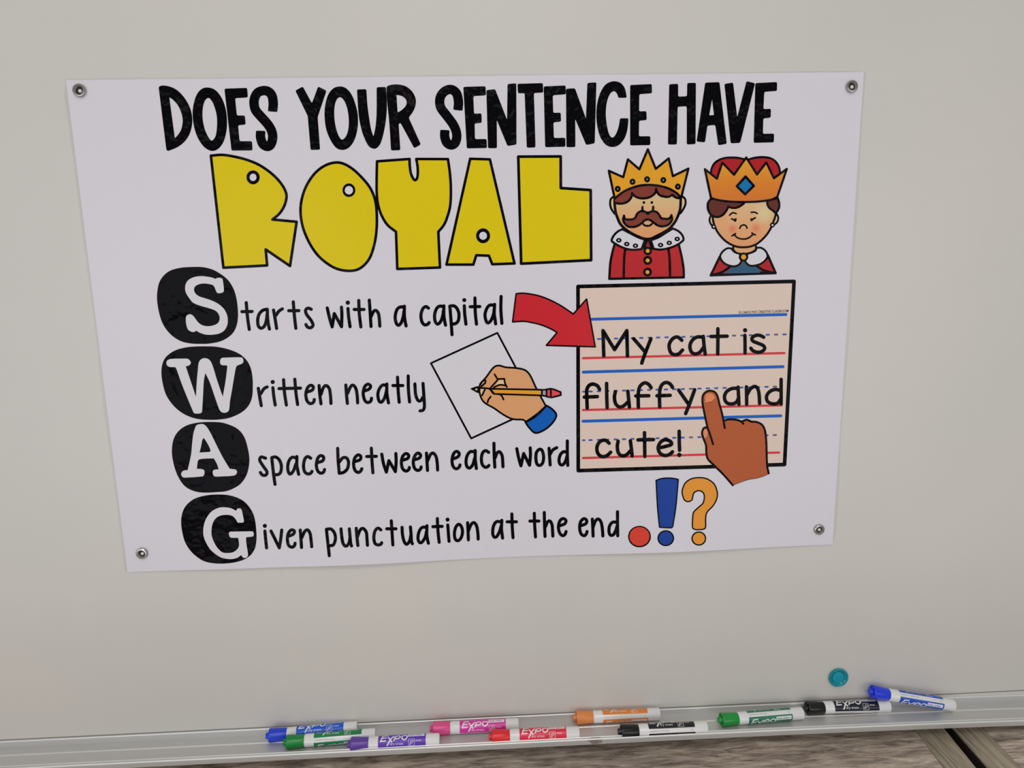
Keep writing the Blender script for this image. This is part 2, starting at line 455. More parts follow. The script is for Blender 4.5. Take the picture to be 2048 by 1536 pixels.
table(XL - 1.75, XL, 'long weathered grey-brown wooden table under the marker tray, left of the dark gap', yawL, False, True)
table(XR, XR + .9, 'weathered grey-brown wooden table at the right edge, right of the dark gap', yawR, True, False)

# ---------------------------------------------------------------- the poster
def bulge(x, z):
    g = lambda c, s: math.exp(-((x - c) / s) ** 2)
    e = 0.0062 * g(-.17, .12) + .0056 * g(.24, .12) + .0022 * g(-.34, .06)
    d = math.exp(-max(0.0, z + .300) / .11)
    return .0011 + e * d + .0003 * math.sin(x * 9 + z * 7)
LV = 0.00004
def pmap(u, v, lv): return Vector((u, -bulge(u, v) - .00012 - LV * lv, v))
def to2(p):
    q = atY(p[0], p[1], -.002)
    for _ in range(3): q = atY(p[0], p[1], -bulge(q.x, q.z))
    return q.x, q.z
FACE = lambda c: Vector((0, -1, 0))
GR = 0.007
po = tag(empty('poster', (0, 0, 0)), 'large laminated white classroom poster about sentences held on the whiteboard by four round magnets', 'poster')
def art(): return Art(2.2)
def pbuild(a, name, label=None, parent=None):
    o = a.build(name, pmap, parent or po, GR, to2, FACE)
    if label: o['label'] = label
    return o
# sheet
corn = [(131.6, 159.9), (1728, 143.8), (1665, 1088.6), (254.9, 1144.1)]
P3 = [atY(a, b, -.0012) for a, b in corn]
bm = bmesh.new()
NX, NZ = 130, 86; gridv = []
for j in range(NZ + 1):
    row = []
    for i in range(NX + 1):
        u, v = i / NX, j / NZ
        p = (P3[0] * (1 - u) + P3[1] * u) * (1 - v) + (P3[3] * (1 - u) + P3[2] * u) * v
        row.append(bm.verts.new((p.x, -bulge(p.x, p.z), p.z)))
    gridv.append(row)
for j in range(NZ):
    for i in range(NX): bm.faces.new((gridv[j][i], gridv[j + 1][i], gridv[j + 1][i + 1], gridv[j][i + 1]))
bmesh.ops.recalc_face_normals(bm, faces=bm.faces[:])
if bm.faces[0].normal.y > 0: bmesh.ops.reverse_faces(bm, faces=bm.faces[:])
ed = [e for e in bm.edges if e.is_boundary]
ex = bmesh.ops.extrude_edge_only(bm, edges=ed)
for g_ in ex['geom']:
    if isinstance(g_, bmesh.types.BMVert): g_.co.y += .0004
for f in bm.faces: f.smooth = True
for e in ed: e.smooth = False
sheet = bmobj('sheet', bm, M['paper'], po)
# clear laminate margin
fm = bpy.data.materials.new('clear_laminate_film'); fm.use_nodes = True; nt = fm.node_tree; nt.nodes.clear()
o_ = nt.nodes.new('ShaderNodeOutputMaterial'); mxs = nt.nodes.new('ShaderNodeMixShader'); tr_ = nt.nodes.new('ShaderNodeBsdfTransparent'); gl = nt.nodes.new('ShaderNodeBsdfPrincipled')
tr_.inputs[0].default_value = (.97, .97, .97, 1); gl.inputs['Base Color'].default_value = (.7, .7, .69, 1); gl.inputs['Roughness'].default_value = .15
mxs.inputs[0].default_value = .07; nt.links.new(tr_.outputs[0], mxs.inputs[1]); nt.links.new(gl.outputs[0], mxs.inputs[2]); nt.links.new(mxs.outputs[0], o_.inputs[0])
bm = bmesh.new(); random.seed(4)
per = []
for a in range(4):
    A, B = P3[a], P3[(a + 1) % 4]; n = 60 if a % 2 == 0 else 40
    for i in range(n): per.append((A.lerp(B, i / n), a))
cx_, cz_ = sum(p.x for p in P3) / 4, sum(p.z for p in P3) / 4
inner, outer = [], []
for k, (p, a) in enumerate(per):
    wdt = {0: .0012, 1: .0034, 2: .0008, 3: .0034}[a] * (1 + .35 * math.sin(k * .37) * math.sin(k * .11 + 1))
    sx_ = (wdt if p.x > cx_ else -wdt) if a in (1, 3) else 0; sz_ = (wdt if p.z > cz_ else -wdt) if a in (0, 2) else 0
    inner.append(bm.verts.new((p.x, -bulge(p.x, p.z) + .00015, p.z))); outer.append(bm.verts.new((p.x + sx_, -bulge(p.x, p.z) + .0002, p.z + sz_)))
for k in range(len(per)):
    j = (k + 1) % len(per); bm.faces.new((inner[k], inner[j], outer[j], outer[k]))
tag(bmobj('laminate_margin', bm, fm, po), 'clear plastic laminate margin')

K = M['black']
# -- heading
HA = (300, 150, 5.12); HB = (600, 150, 5.12); HC = (850, 150, 5.12); HD = (1200, 150, 5.12)
head = [
 (HA, 'p', "88,120c 130,108 200,118 270,150 330,205 380,275 415,350 432,430 432,500 415,580 380,650 330,705 270,745 185,779c 168,768c", "198,228c 240,258 285,310 318,380 335,460 325,540 300,595 255,648c"),
 (HA, 'p', "583,128 660,148 722,215 765,310 787,430 785,560 755,680 700,755 637,778 570,750 510,680 465,580 440,460 440,340 470,220 520,150", "598,235 635,270 665,340 685,430 685,540 670,630 632,672 595,630 560,550 540,450 540,350 560,270"),
 (HA, 'p', "762,140c 995,132c 1003,230c 872,238c 890,415c 972,415c 980,508c 902,515c 918,678c 1045,678c 1051,772c 835,775c", None),
 (HA, 's', "1257,364 1262,290 1250,215 1215,172 1165,160 1105,180 1072,235 1066,300 1085,365 1140,430 1210,510 1248,580 1256,650 1235,715 1200,732 1155,705 1133,640 1133,583", 97),
 (HA, 'p', "1488,160c 1565,118c 1658,290c 1722,118c 1808,160c 1717,432c 1742,765c 1645,768c 1615,420c", None),
 (HB, 'p', "410,118 470,135 525,195 565,290 592,410 590,540 560,660 505,740 437,768 370,745 315,670 270,560 252,430 258,310 290,200 345,135", "413,228 450,260 480,330 498,430 497,540 475,620 435,662 400,630 368,540 352,430 355,320 378,250"),
 (HB, 'p', "583,148c 680,145c 690,300 708,440 727,550 752,632c 770,550 782,440 785,300 785,125c 880,122c 890,300 880,460 855,600 825,700 790,745 757,755 710,735 670,670 630,560 600,400", None),
 (HB, 'p', "885,118c 930,102 1000,97 1080,115 1145,165 1182,235 1185,300 1160,370 1113,437c 1238,712c 1170,750c 1030,492c 1010,500c 1028,770c 932,773c 915,500 890,250", "988,203c 1040,215 1080,245 1092,280 1080,320 1040,360 1000,385c"),
 (HC, 's', "338,350 343,280 328,200 295,160 255,148 205,165 165,210 150,270 165,340 225,420 290,510 322,590 322,660 300,705 262,717 222,690 202,630 203,575", 96),
 (HC, 'p', "392,122c 620,115c 625,208c 495,217c 502,397c 578,393c 582,490c 508,497c 512,657c 630,655c 635,748c 428,752c", None),
 (HC, 'p', "628,155c 718,145c 840,458c 845,92c 935,85c 937,712c 845,728c 735,460c 737,750c 645,750c", None),
 (HC, 'p', "947,90c 1207,83c 1212,180c 1115,185c 1132,742c 1042,745c 1020,187c 952,187c", None),
 (HC, 'p', "1215,117c 1440,107c 1443,198c 1308,208c 1313,388c 1390,385c 1393,478c 1315,485c 1320,645c 1437,643c 1438,735c 1230,740c", None),
 (HC, 'p', "1443,142c 1535,135c 1648,445c 1662,82c 1755,75c 1738,700c 1650,717c 1538,450c 1540,738c 1448,740c", None),
 (HD, 'p', "185,235c 178,200 150,168 115,180 85,230 65,310 60,420 75,540 100,620 132,640 165,600 190,530 205,443c 292,443c 280,560 250,650 195,715 130,738 60,715 5,640 -25,540 -38,420 -30,300 0,190 50,105 110,70 160,65 215,85 255,140 275,233c", None),
 (HD, 'p', "308,103c 530,93c 533,187c 402,197c 400,373c 475,370c 478,462c 400,468c 398,628c 515,627c 515,718c 308,722c", None),
 (HD, 'p', "708,95c 800,90c 800,222c 890,218c 893,82c 982,80c 978,708c 888,712c 888,320c 795,325c 787,712c 695,712c", None),
 (HD, 'p', "1077,78c 1223,73c 1298,705c 1210,720c 1180,512c 1100,518c 1075,690c 988,682c", "1147,250c 1167,410c 1118,413c"),
 (HD, 'p', "1273,92c 1362,77c 1405,430c 1500,63c 1588,85c 1437,690c 1420,697c 1338,700c", None),
 (HD, 'p', "1590,83c 1813,72c 1812,163c 1682,173c 1673,350c 1750,345c 1748,437c 1672,445c 1668,603c 1783,600c 1780,690c 1573,695c", None)]
a = art()
for c, kind, path, ex in head:
    a.ctx(*c)
    if kind == 'p': a.poly(K, path, 1, 3.2, ex)
    else: a.line(K, path, ex, 1, cap='flat')
pbuild(a, 'heading_lettering', 'black hand-drawn capitals reading DOES YOUR SENTENCE HAVE')
# -- ROYAL
E5 = (400, 300, 5.12); E4 = (740, 300, 4.26667)
roy = [
 ('R', E5, "112,58c 230,50 350,68 470,98 590,145 700,215 790,295 855,380 885,455 880,520 855,590 810,655 742,712c 990,735c 922,1188c 673,1018c 688,1182c 240,1205c", 28, (544, 280, 68, 72, 35, 38)),
 ('O', E5, "1395,128 1480,145 1570,200 1660,285 1740,385 1790,500 1808,620 1810,780 1793,930 1750,1080 1690,1170 1610,1225 1510,1237 1400,1215 1300,1160 1200,1070 1120,950 1060,810 1033,680 1033,560 1060,440 1110,330 1190,225 1290,155", 28, (1525, 412, 66, 70, 42, 43)),
 ('Y', E4, "60,97c 337,77c 340,140 352,210 382,258 405,230 407,150 395,77c 665,78c 682,200 690,330 685,470 660,570 630,640 583,698c 597,1003c 233,1015c 222,698c 150,640 100,560 70,470 58,370 57,240", 23, None),
 ('A', E4, "855,75c 1023,80c 1233,968c 1043,975c 1015,902c 907,898c 882,978c 653,978c", 23, (965, 732, 60, 64, 33, 34)),
 ('L', E4, "1265,57c 1627,55c 1628,325c 1883,342c 1887,940c 1290,970c", 24, None)]
for ch, c, path, wd, dot in roy:
    a = art().ctx(*c)
    a.poly(M['yellow'], path, 0); a.line(K, path, wd, 1.2, closed=True)
    if dot: a.ell(K, dot[0], dot[1], dot[2], dot[3], 2.2); a.ell(M['white'], dot[0], dot[1], dot[4], dot[5], 3.2)
    pbuild(a, 'yellow_letter', 'large yellow letter %s with a black outline' % ch)
# -- S W A G badges
badges = [
 ('S', (300, 520, 8.5333), "740,118 900,122 1060,160 1200,235 1330,340 1420,480 1475,650 1500,850 1500,1000 1475,1130 1420,1240 1320,1330 1180,1395 1000,1428 850,1432 700,1425 540,1390 400,1310 290,1200 210,1070 155,900 122,700 125,540 160,380 240,260 360,175 540,130",
  "870,275 960,282 1050,298 1118,322c 1140,308 1185,303 1225,312 1243,345 1262,520 1235,555 1185,568 1145,558 1125,520 1100,460 1072,425c 980,405 890,402 810,425 765,460 752,510 775,570 840,620 930,650 1050,690 1160,745 1250,820 1305,910 1328,1010 1318,1110 1270,1200 1180,1255 1060,1275 950,1272 850,1240 785,1203c 765,1225 720,1228 680,1210 645,1180 620,1100 612,1010 625,950 680,925 730,945 775,1000 830,1070 900,1115 1000,1130 1100,1110 1165,1070 1190,1000 1170,920 1110,860 1000,820 860,780 740,730 670,650 615,560 600,480 615,400 665,335 760,290", None),
 ('W', (300, 680, 8.5333), "950,108 1100,112 1270,140 1430,190 1560,260 1660,360 1720,480 1750,640 1755,800 1745,960 1700,1090 1610,1200 1480,1280 1330,1335 1150,1360 1000,1362 830,1350 680,1310 550,1245 430,1150 330,1030 260,900 215,730 195,580 205,440 250,320 340,230 460,165 620,125 780,110",
  "300,345 370,322 520,318 640,320 680,350 698,385 680,425 640,442 610,448c 785,970c 800,700 815,540 830,400 860,340 910,312 960,312 1010,335 1050,390 1090,500 1150,700 1243,970c 1290,700 1322,445c 1300,432 1230,428 1200,400 1200,340 1225,308 1300,300 1540,295 1580,310 1595,360 1575,400 1490,435c 1460,500 1400,850 1365,1050 1355,1160 1340,1210 1300,1238 1240,1238 1200,1210 1170,1150 1100,950 1020,720 945,562c 920,700 905,950 890,1200 870,1245 820,1255 760,1250 735,1215 640,990 540,740 450,490 420,462c 340,460 295,435 280,390", None),
 ('A', (320, 830, 8.5333), "900,118 1050,128 1180,165 1300,220 1390,300 1450,400 1490,530 1520,680 1525,800 1505,940 1460,1060 1380,1170 1270,1245 1130,1300 980,1315 800,1325 650,1315 520,1275 410,1200 330,1090 270,960 225,800 203,640 215,480 250,370 320,270 430,190 560,145 720,122",
  "600,220 630,170 690,155 745,158 800,205 860,300 920,420 1050,680 1130,820 1190,915c 1240,922 1290,930 1315,965 1300,1010 1250,1035 1100,1045 950,1050 915,1030 900,985 910,945 950,930 1003,927c 970,830 920,740c 800,742 700,750 655,770 640,820 630,918c 710,922 755,945 760,990 740,1040 680,1052 520,1063 410,1067 375,1045 362,1000 385,960 430,943 472,940c 510,780 535,650 550,480 570,320", "745,395 770,420 830,520 862,600 850,630c 675,640c 700,540 722,430"),
 ('G', (340, 970, 8.5333), "830,162 980,170 1120,205 1250,270 1350,370 1420,490 1455,620 1475,800 1475,950 1450,1080 1390,1180 1290,1260 1150,1310 1000,1335 850,1342 700,1330 560,1290 440,1210 340,1110 260,980 215,830 190,650 205,500 260,370 360,270 480,210 650,172",
  "940,380 1040,395 1130,440c 1150,405 1200,400 1225,430 1245,520 1262,620 1240,640 1190,642 1155,638 1120,580 1070,530 1000,510 930,510 850,525 780,570 735,640 712,730 708,830 725,910 770,1010 830,1095 900,1150 1000,1160 1080,1145 1140,1105 1175,1050 1178,990 1165,900c 1040,897 1012,860 1005,815 1030,795c 1410,790c 1425,810 1428,860 1400,880 1300,890c 1300,960 1315,1070 1332,1190 1310,1235 1265,1245 1235,1225 1218,1195c 1150,1240 1070,1262 980,1260 880,1238 780,1180 690,1100 620,990 580,890 568,800 580,680 620,570 700,460 800,400 880,380", None)]
for ch, c, blob, let, hole in badges:
    a = art().ctx(*c); a.poly(K, blob, 0)
    o = pbuild(a, 'black_badge', 'black rounded blob behind the white letter %s' % ch)
    a = art().ctx(*c); a.poly(M['white'], let, 1.2, 0, hole)
    pbuild(a, 'white_letter', 'white slab-serif letter %s' % ch, o)
# -- the four lines of small lettering: (context, stroke width, strokes...); "o x,y,r" is a dot, "@" closes a stroke
O1 = (460, 560, 6.4); O2 = (740, 560, 6.4); Q = (500, 720, 5.389); RR = (820, 820, 5.689); T1 = (500, 980, 5.12); T2 = (860, 980, 5.12)
lines = [
 ('tarts with a capital', [(O1, 42, """208,290 225,480 247,632|153,405 283,403|470,375 420,388 375,435 355,510 364,590 400,617 440,590 465,520 475,440|478,375 480,470 490,560 505,628
 557,385 575,480 597,620|590,450 625,400 670,370|810,280 825,460 843,618|752,393 882,392|1040,375 1000,360 968,385 980,440 1040,520 1063,580 1030,612 990,600 972,570
 1245,358 1275,490 1308,600c 1335,430c 1428,598c 1432,450 1427,348|o 1508,290,28|1510,365 1520,480 1537,598|1648,262 1655,430 1675,600|1590,377 1715,377|1783,258 1795,430 1805,595|1805,470 1840,400 1870,390 1900,430 1912,500 1918,590"""),
  (O2, 42, """440,350 390,345 345,380 322,470 335,550 365,580 400,545 425,470 435,400|440,335 440,450 450,530 462,588|748,360 715,340 675,370 652,450 665,535 700,575 740,565 757,545
 940,340 890,335 850,370 827,450 835,530 865,565 905,530 930,460 940,390|945,330 945,440 955,520 967,578|1022,335 1030,430 1040,560 1050,700|1022,335 1070,330 1110,360 1138,430 1130,520 1090,560 1045,560
 o 1207,257,26|1207,330 1212,430 1228,565|1343,230 1348,420 1363,565|1283,342 1405,340|1590,325 1540,320 1500,355 1472,440 1485,520 1510,550 1550,515 1580,440 1590,370|1595,312 1590,430 1600,500 1608,562|1678,210 1675,380 1688,555""")]),
 ('ritten neatly', [(Q, 35, """90,305 105,400 122,492|115,365 150,310 185,290|o 245,237,23|247,298 258,400 272,485|362,212 372,350 392,485|483,207 495,350 513,480|312,308 545,303
 615,345 670,325 683,290 655,272 620,300 602,370 615,440 650,470 685,455 693,425|745,275 752,370 765,472|765,370 790,300 820,275 855,310 868,390 873,468|1033,270 1040,370 1050,468|1052,360 1080,295 1108,270 1140,305 1155,380 1160,462
 1230,335 1285,312 1300,280 1270,260 1235,290 1220,360 1235,430 1265,458 1300,445 1310,412|1475,275 1430,270 1395,310 1378,370 1390,440 1415,455 1445,420 1465,360 1475,310|1475,258 1475,350 1483,410 1493,462
 1590,185 1597,330 1608,455|1540,275 1647,275|1705,172 1708,320 1720,452|1777,258 1785,370 1810,435 1838,440 1868,395|1865,253 1875,400 1880,500 1865,540 1833,548""")]),
 ('space between each word', [(Q, 35, """168,1058 120,1045 105,1080 140,1140 183,1205 170,1240 135,1240 112,1212|235,1055 245,1150 258,1260 270,1340|235,1052 275,1045 315,1075 338,1140 330,1210 300,1235 258,1235
 500,1055 450,1050 415,1100 407,1170 420,1220 440,1228 470,1190 495,1120|505,1040 505,1130 515,1190 525,1232|655,1058 620,1040 590,1070 577,1140 590,1205 625,1228 655,1220 668,1200
 730,1105 785,1085 793,1045 760,1030 730,1060 715,1130 730,1195 765,1220 795,1205 803,1180|945,952 950,1080 962,1220|962,1100 1000,1055 1040,1055 1062,1100 1050,1170 1010,1210 965,1220
 1130,1095 1185,1075 1195,1040 1165,1022 1130,1055 1117,1120 1130,1185 1165,1212 1195,1195 1205,1172|1308,950 1315,1090 1325,1215|1258,1040 1362,1038|1420,1015 1440,1120 1470,1208c 1497,1085c 1567,1203c 1575,1100 1572,1008
 1645,1080 1700,1060 1710,1025 1680,1008 1645,1040 1632,1105 1645,1170 1680,1197 1710,1182 1718,1158|1770,1075 1827,1055 1838,1022 1808,1003 1775,1035 1760,1100 1773,1165 1808,1190 1838,1175 1845,1152|1902,1003 1908,1100 1913,1190|1912,1090 1945,1020 1975,1003 2005,1040 2018,1110 2022,1185"""),
  (RR, 37, """495,555 548,530 560,495 530,470 495,500 478,570 490,640 525,668 560,650 568,625|735,475 685,475 650,520 637,590 650,645 680,660 715,620 735,550|742,460 742,550 748,610 755,665
 895,482 860,462 825,490 812,560 825,625 860,652 890,640 898,630|955,378 958,520 965,650|968,545 990,490 1020,475 1048,520 1055,590 1058,645|1215,440 1235,540 1262,635c 1293,495c 1360,628c 1370,520 1368,430
 @1478,445 1440,480 1432,550 1445,615 1478,630 1510,600 1520,530 1505,465|1582,435 1588,530 1595,625|1590,510 1625,455 1670,428|1790,352 1790,500 1795,630|1785,480 1745,475 1710,510 1695,575 1710,620 1740,622 1770,580 1788,520""")]),
 ('iven punctuation at the end', [(T1, 33, """o 152,367,21|153,420 160,500 170,592|215,420 255,500 300,592c 315,500 325,410|405,470 445,450 455,420 425,408 395,440 383,500 395,565 430,585 455,570 462,545|515,410 522,500 528,588|530,490 560,425 590,408 615,445 625,510 632,580
 783,405 793,500 803,590 812,672|783,402 830,400 865,440 875,500 855,560 820,570|932,398 940,480 955,550 985,575 1015,540 1025,480|1017,398 1025,480 1030,540 1040,572|1088,392 1095,480 1105,568|1100,480 1125,415 1155,392 1190,430 1198,500 1203,565
 1340,408 1310,390 1280,420 1268,485 1280,545 1310,562 1340,555 1348,540|1447,315 1455,440 1463,562|1400,397 1495,397|1557,382 1562,460 1580,530 1605,556 1635,520 1648,460|1643,378 1650,460 1653,520 1663,550
 1800,380 1760,385 1730,430 1720,500 1740,540 1765,530 1795,480 1808,420|1812,365 1810,450 1818,510 1827,545|1918,292 1925,420 1937,535|1873,375 1968,372"""),
  (T2, 33, """o 180,303,21|182,358 188,440 195,525|@293,350 262,385 250,450 260,505 288,518 318,490 333,430 322,375|385,335 390,430 393,510|393,420 420,355 450,333 478,370 490,440 493,502
 725,325 680,325 650,370 642,440 655,480 680,480 710,430 728,370|735,310 732,400 738,450 743,492|838,245 842,370 850,488|790,325 885,325|1068,238 1072,360 1080,480|1023,318 1115,318|1170,230 1173,360 1178,475|1180,380 1205,325 1230,318 1250,360 1255,420 1258,472
 1330,365 1380,345 1392,310 1360,292 1328,320 1315,380 1328,440 1360,468 1385,450 1393,425|1545,365 1595,345 1605,312 1578,293 1545,320 1532,380 1545,445 1578,468 1600,450 1608,425|1662,298 1667,390 1670,472|1670,380 1695,315 1725,297 1752,330 1765,400 1770,470
 1920,222 1920,350 1922,468|1912,330 1870,330 1840,365 1832,420 1845,460 1875,460 1900,420 1915,370""")])]
def strokes(a, m, wd, data, lv):
    for st in data.replace('\n', '|').split('|'):
        st = st.strip()
        if not st: continue
        if st[0] == 'o':
            x, y, r = map(float, st[1:].split(',')); a.ell(m, x, y, r, r, lv)
        elif st[0] == '@': a.line(m, st[1:], wd, lv, closed=True)
        else: a.line(m, st, wd, lv)
for txt, groups in lines:
    a = art()
    for c, wd, data in groups: a.ctx(*c); strokes(a, K, wd, data, 1)
    pbuild(a, 'line_lettering', 'black rounded handwriting reading %s' % txt)
# -- red arrow
def shape(a, m, path, wd, lv=0, line_m=None):
    a.poly(m, path, lv); a.line(line_m or K, path, wd, lv + 1, closed=True)
# soft blends in the print, laid out on the poster itself
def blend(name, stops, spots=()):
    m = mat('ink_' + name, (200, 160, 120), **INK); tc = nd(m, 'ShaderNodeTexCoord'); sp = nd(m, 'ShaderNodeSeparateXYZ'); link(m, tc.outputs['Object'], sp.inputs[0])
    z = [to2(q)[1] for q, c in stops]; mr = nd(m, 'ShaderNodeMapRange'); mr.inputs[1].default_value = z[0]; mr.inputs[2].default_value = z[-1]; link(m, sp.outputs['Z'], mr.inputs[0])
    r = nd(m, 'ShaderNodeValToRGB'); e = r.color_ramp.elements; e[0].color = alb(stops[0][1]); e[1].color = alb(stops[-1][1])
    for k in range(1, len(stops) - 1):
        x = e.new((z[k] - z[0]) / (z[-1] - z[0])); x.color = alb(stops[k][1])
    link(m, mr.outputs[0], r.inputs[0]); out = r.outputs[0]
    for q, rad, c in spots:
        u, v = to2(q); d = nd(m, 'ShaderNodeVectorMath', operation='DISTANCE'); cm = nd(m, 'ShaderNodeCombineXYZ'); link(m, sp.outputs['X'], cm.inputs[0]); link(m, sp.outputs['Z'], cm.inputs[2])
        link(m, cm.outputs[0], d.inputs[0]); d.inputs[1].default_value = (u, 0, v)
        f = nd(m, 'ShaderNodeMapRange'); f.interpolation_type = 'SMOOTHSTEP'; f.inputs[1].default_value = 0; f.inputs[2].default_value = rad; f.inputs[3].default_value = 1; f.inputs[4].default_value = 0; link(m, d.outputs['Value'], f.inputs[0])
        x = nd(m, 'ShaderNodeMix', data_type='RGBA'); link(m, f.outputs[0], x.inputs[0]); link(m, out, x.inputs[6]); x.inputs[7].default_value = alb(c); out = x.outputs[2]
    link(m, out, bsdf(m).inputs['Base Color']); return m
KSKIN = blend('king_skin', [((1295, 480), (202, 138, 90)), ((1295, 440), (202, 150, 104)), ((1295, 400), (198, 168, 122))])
QSKIN = blend('queen_skin', [((1485, 495), (202, 138, 96)), ((1485, 450), (204, 152, 106)), ((1485, 410), (200, 166, 126))], [((1528, 427), .017, (200, 182, 136)), ((1465, 458), .0085, (202, 118, 92)), ((1511, 457), .0085, (202, 118, 92)), ((1445, 440), .012, (203, 146, 104))])
QCROWN = blend('queen_crown', [((1490, 400), (194, 106, 40)), ((1490, 365), (200, 118, 40)), ((1490, 325), (205, 142, 38))])
KCOAT = blend('king_coat', [((1295, 560), (164, 34, 38)), ((1295, 495), (172, 32, 36))])
# -- king
Gc = (1200, 290, 10.24); Hc = (1200, 420, 10.24)
a = art().ctx(*Hc)
shape(a, KCOAT, "300,700c 250,880 210,1100 190,1410c 1715,1380c 1710,1200 1670,950 1610,700c", 50)
a.poly(M['red'], "975,600c 890,810c 1080,810c", 2.0); a.line(K, "960,620c 905,790", 46, 5.0); a.line(K, "1000,620c 1065,790", 46, 5.0)
a.line(K, "515,810 495,1000 485,1395", 52, 1); a.line(K, "1400,790 1425,1000 1435,1380", 52, 1)
shape(a, M['white'], "460,395c 380,430 300,500 245,590 240,640c 310,690 420,750 560,800 700,815 850,800c 920,610c 780,560 620,480 460,395c", 46, 2.2)
shape(a, M['white'], "1490,380c 1600,430 1680,510 1710,590 1705,620c 1620,690 1500,750 1350,795 1220,810 1100,795c 1040,620c 1200,560 1360,460 1490,380c", 46, 2.2)
for x, y in ((385, 620), (547, 697), (725, 732), (1240, 718), (1417, 673), (1580, 593)): a.ell(K, x, y, 56, 47, 4.2); a.ell(M['white'], x, y, 17, 15, 5.2)
for x, y, r in ((977, 838, 88), (975, 1032, 92), (972, 1272, 92)): a.ell(K, x, y, r, r, 4.2); a.ell(M['gold'], x, y, 40, 40, 5.2)
a.ctx(*Gc)
shape(a, M['skin_light'], "290,1070 225,1100 208,1180 215,1260 250,1340 320,1410 330,1200", 44)
shape(a, M['skin_light'], "1650,1050 1735,1095 1752,1170 1740,1240 1700,1320 1630,1400 1620,1200", 44)
fp = "300,1100 300,1200 308,1300 325,1400 350,1470 400,1591 480,1691 600,1781 750,1861 900,1918 980,1925 1060,1912 1130,1876 1280,1801 1420,1711 1530,1581 1600,1441 1635,1331 1648,1230 1652,1090"
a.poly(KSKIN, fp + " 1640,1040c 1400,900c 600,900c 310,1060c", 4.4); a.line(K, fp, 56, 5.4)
a.poly(M['hair'], "300,1110c 460,985 620,905 800,850 990,832 1200,850 1400,905 1560,990 1650,1080c 1600,1100 1540,1060 1480,1010c 1450,1055 1380,1065 1300,1055 1210,1010 1150,940c 1110,1010 1000,1080 880,1095 780,1080 700,1030 655,985c 650,1080 590,1170 500,1200 400,1205 310,1180c", 6.4)
strokes(a, K, 48, "310,1185 400,1202 500,1190 590,1140 645,1060 655,985|655,985 700,1040 780,1080 880,1095 1000,1075 1080,1030 1130,980 1150,900|1150,930 1210,1020 1300,1055 1400,1062 1480,1020|1480,1030 1560,1080 1640,1090|868,1270 872,1340 920,1375 980,1385 1040,1372 1082,1330 1088,1265", 7.4)
a.ell(K, 897, 1178, 27, 28, 7.4); a.ell(K, 1060, 1178, 27, 28, 7.4)
shape(a, M['gold'], "180,530c 475,660c 570,295c 805,500c 978,90c 1140,490c 1405,275c 1490,640c 1808,485c 1660,1080c 1560,980 1400,890 1200,835 990,818 800,835 620,890 460,970 300,1095c", 48, 8.4)
for x, y in ((362, 900), (664, 753), (963, 703), (1295, 720), (1593, 853)): a.ell(K, x, y, 61, 64, 10.4); a.ell(M['white'], x, y, 11, 12, 11.4)
a.ctx(*Hc)
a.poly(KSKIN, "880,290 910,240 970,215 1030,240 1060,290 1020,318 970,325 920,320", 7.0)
a.line(K, "880,285 920,318 970,325 1020,318 1060,285", 42, 7.4)
shape(a, M['hair'], "490,115c 510,185 580,195 660,190 720,160 750,90 800,40 860,22 930,40 975,80 1020,45 1090,25 1160,45 1210,100 1250,165 1320,180 1400,180 1440,150 1460,105c 1475,190 1440,260 1380,310 1280,335 1190,320 1110,270 1040,215 975,195 910,215 850,270 760,330 650,350 560,330 500,270 470,200", 47, 8.6)
pbuild(a, 'king_drawing', 'cartoon king with gold crown, brown moustache and red coat')
# -- queen
Ic = (1395, 300, 10.24); Jc = (1395, 410, 10.24)
a = art().ctx(*Jc)
shape(a, M['red'], "455,1060c 270,1440c 1600,1395c 1440,1030c", 50)
a.poly(M['slate'], "940,1130c 870,1240 700,1280c 540,1402c 1310,1388c 1200,1260 1010,1230c", 2.0)
strokes(a, K, 50, "330,1425 500,1375 680,1255|1200,1240 1350,1335 1560,1390|400,1432 560,1425|1300,1385 1500,1400", 2.6)
shape(a, M['skin_deep'], "735,840c 1190,810c 1195,900 1130,960 1040,992 940,1005 860,1000 780,970 730,910", 44, 2.4)
shape(a, M['white'], "700,895c 620,885 540,930 480,1000 460,1060c 490,1130 560,1200 650,1240 760,1255 850,1220 900,1150c 870,1060 870,1000c 780,975 720,930", 42, 3.6)
shape(a, M['white'], "1205,880c 1290,875 1370,920 1420,990 1435,1060c 1390,1130 1300,1200 1200,1235 1090,1245 1010,1200 970,1140c 1010,1060 1020,1000c 1120,970 1190,930", 42, 3.6)
a.ell(K, 940, 1065, 98, 92, 5.2); a.ell(M['gold'], 942, 1065, 52, 52, 6.2)
shape(a, M['skin_light'], "290,215 250,270 250,340 280,400 330,440 345,330", 40)
shape(a, M['skin_light'], "1590,160 1650,240 1640,330 1590,390 1530,410 1560,290", 40)
fq = "305,235 325,350 350,430 390,520 450,610 540,710 650,790 790,850 930,865 1080,850 1220,790 1330,700 1420,600 1490,490 1530,400 1575,280 1605,170"
a.poly(QSKIN, fq + " 1580,-80c 290,-80c", 6.4); a.line(K, fq, 44, 7.4)
a.ell(K, 330, 443, 50, 50, 8.4); a.ell(M['white'], 332, 443, 18, 18, 9.4); a.ell(K, 1530, 410, 50, 50, 8.4); a.ell(M['white'], 1532, 410, 20, 20, 9.4)
strokes(a, K, 34, "655,210 700,168 745,160 790,178|1098,150 1160,148 1222,172|695,285 745,302 785,285|1095,288 1135,287 1180,262|865,478 885,432 940,408 995,430 1010,475|745,600 800,660 870,690 940,698 1010,688 1080,650 1140,595|702,632 760,605|775,585 755,610|1112,572 1140,600 1185,610", 8.4)
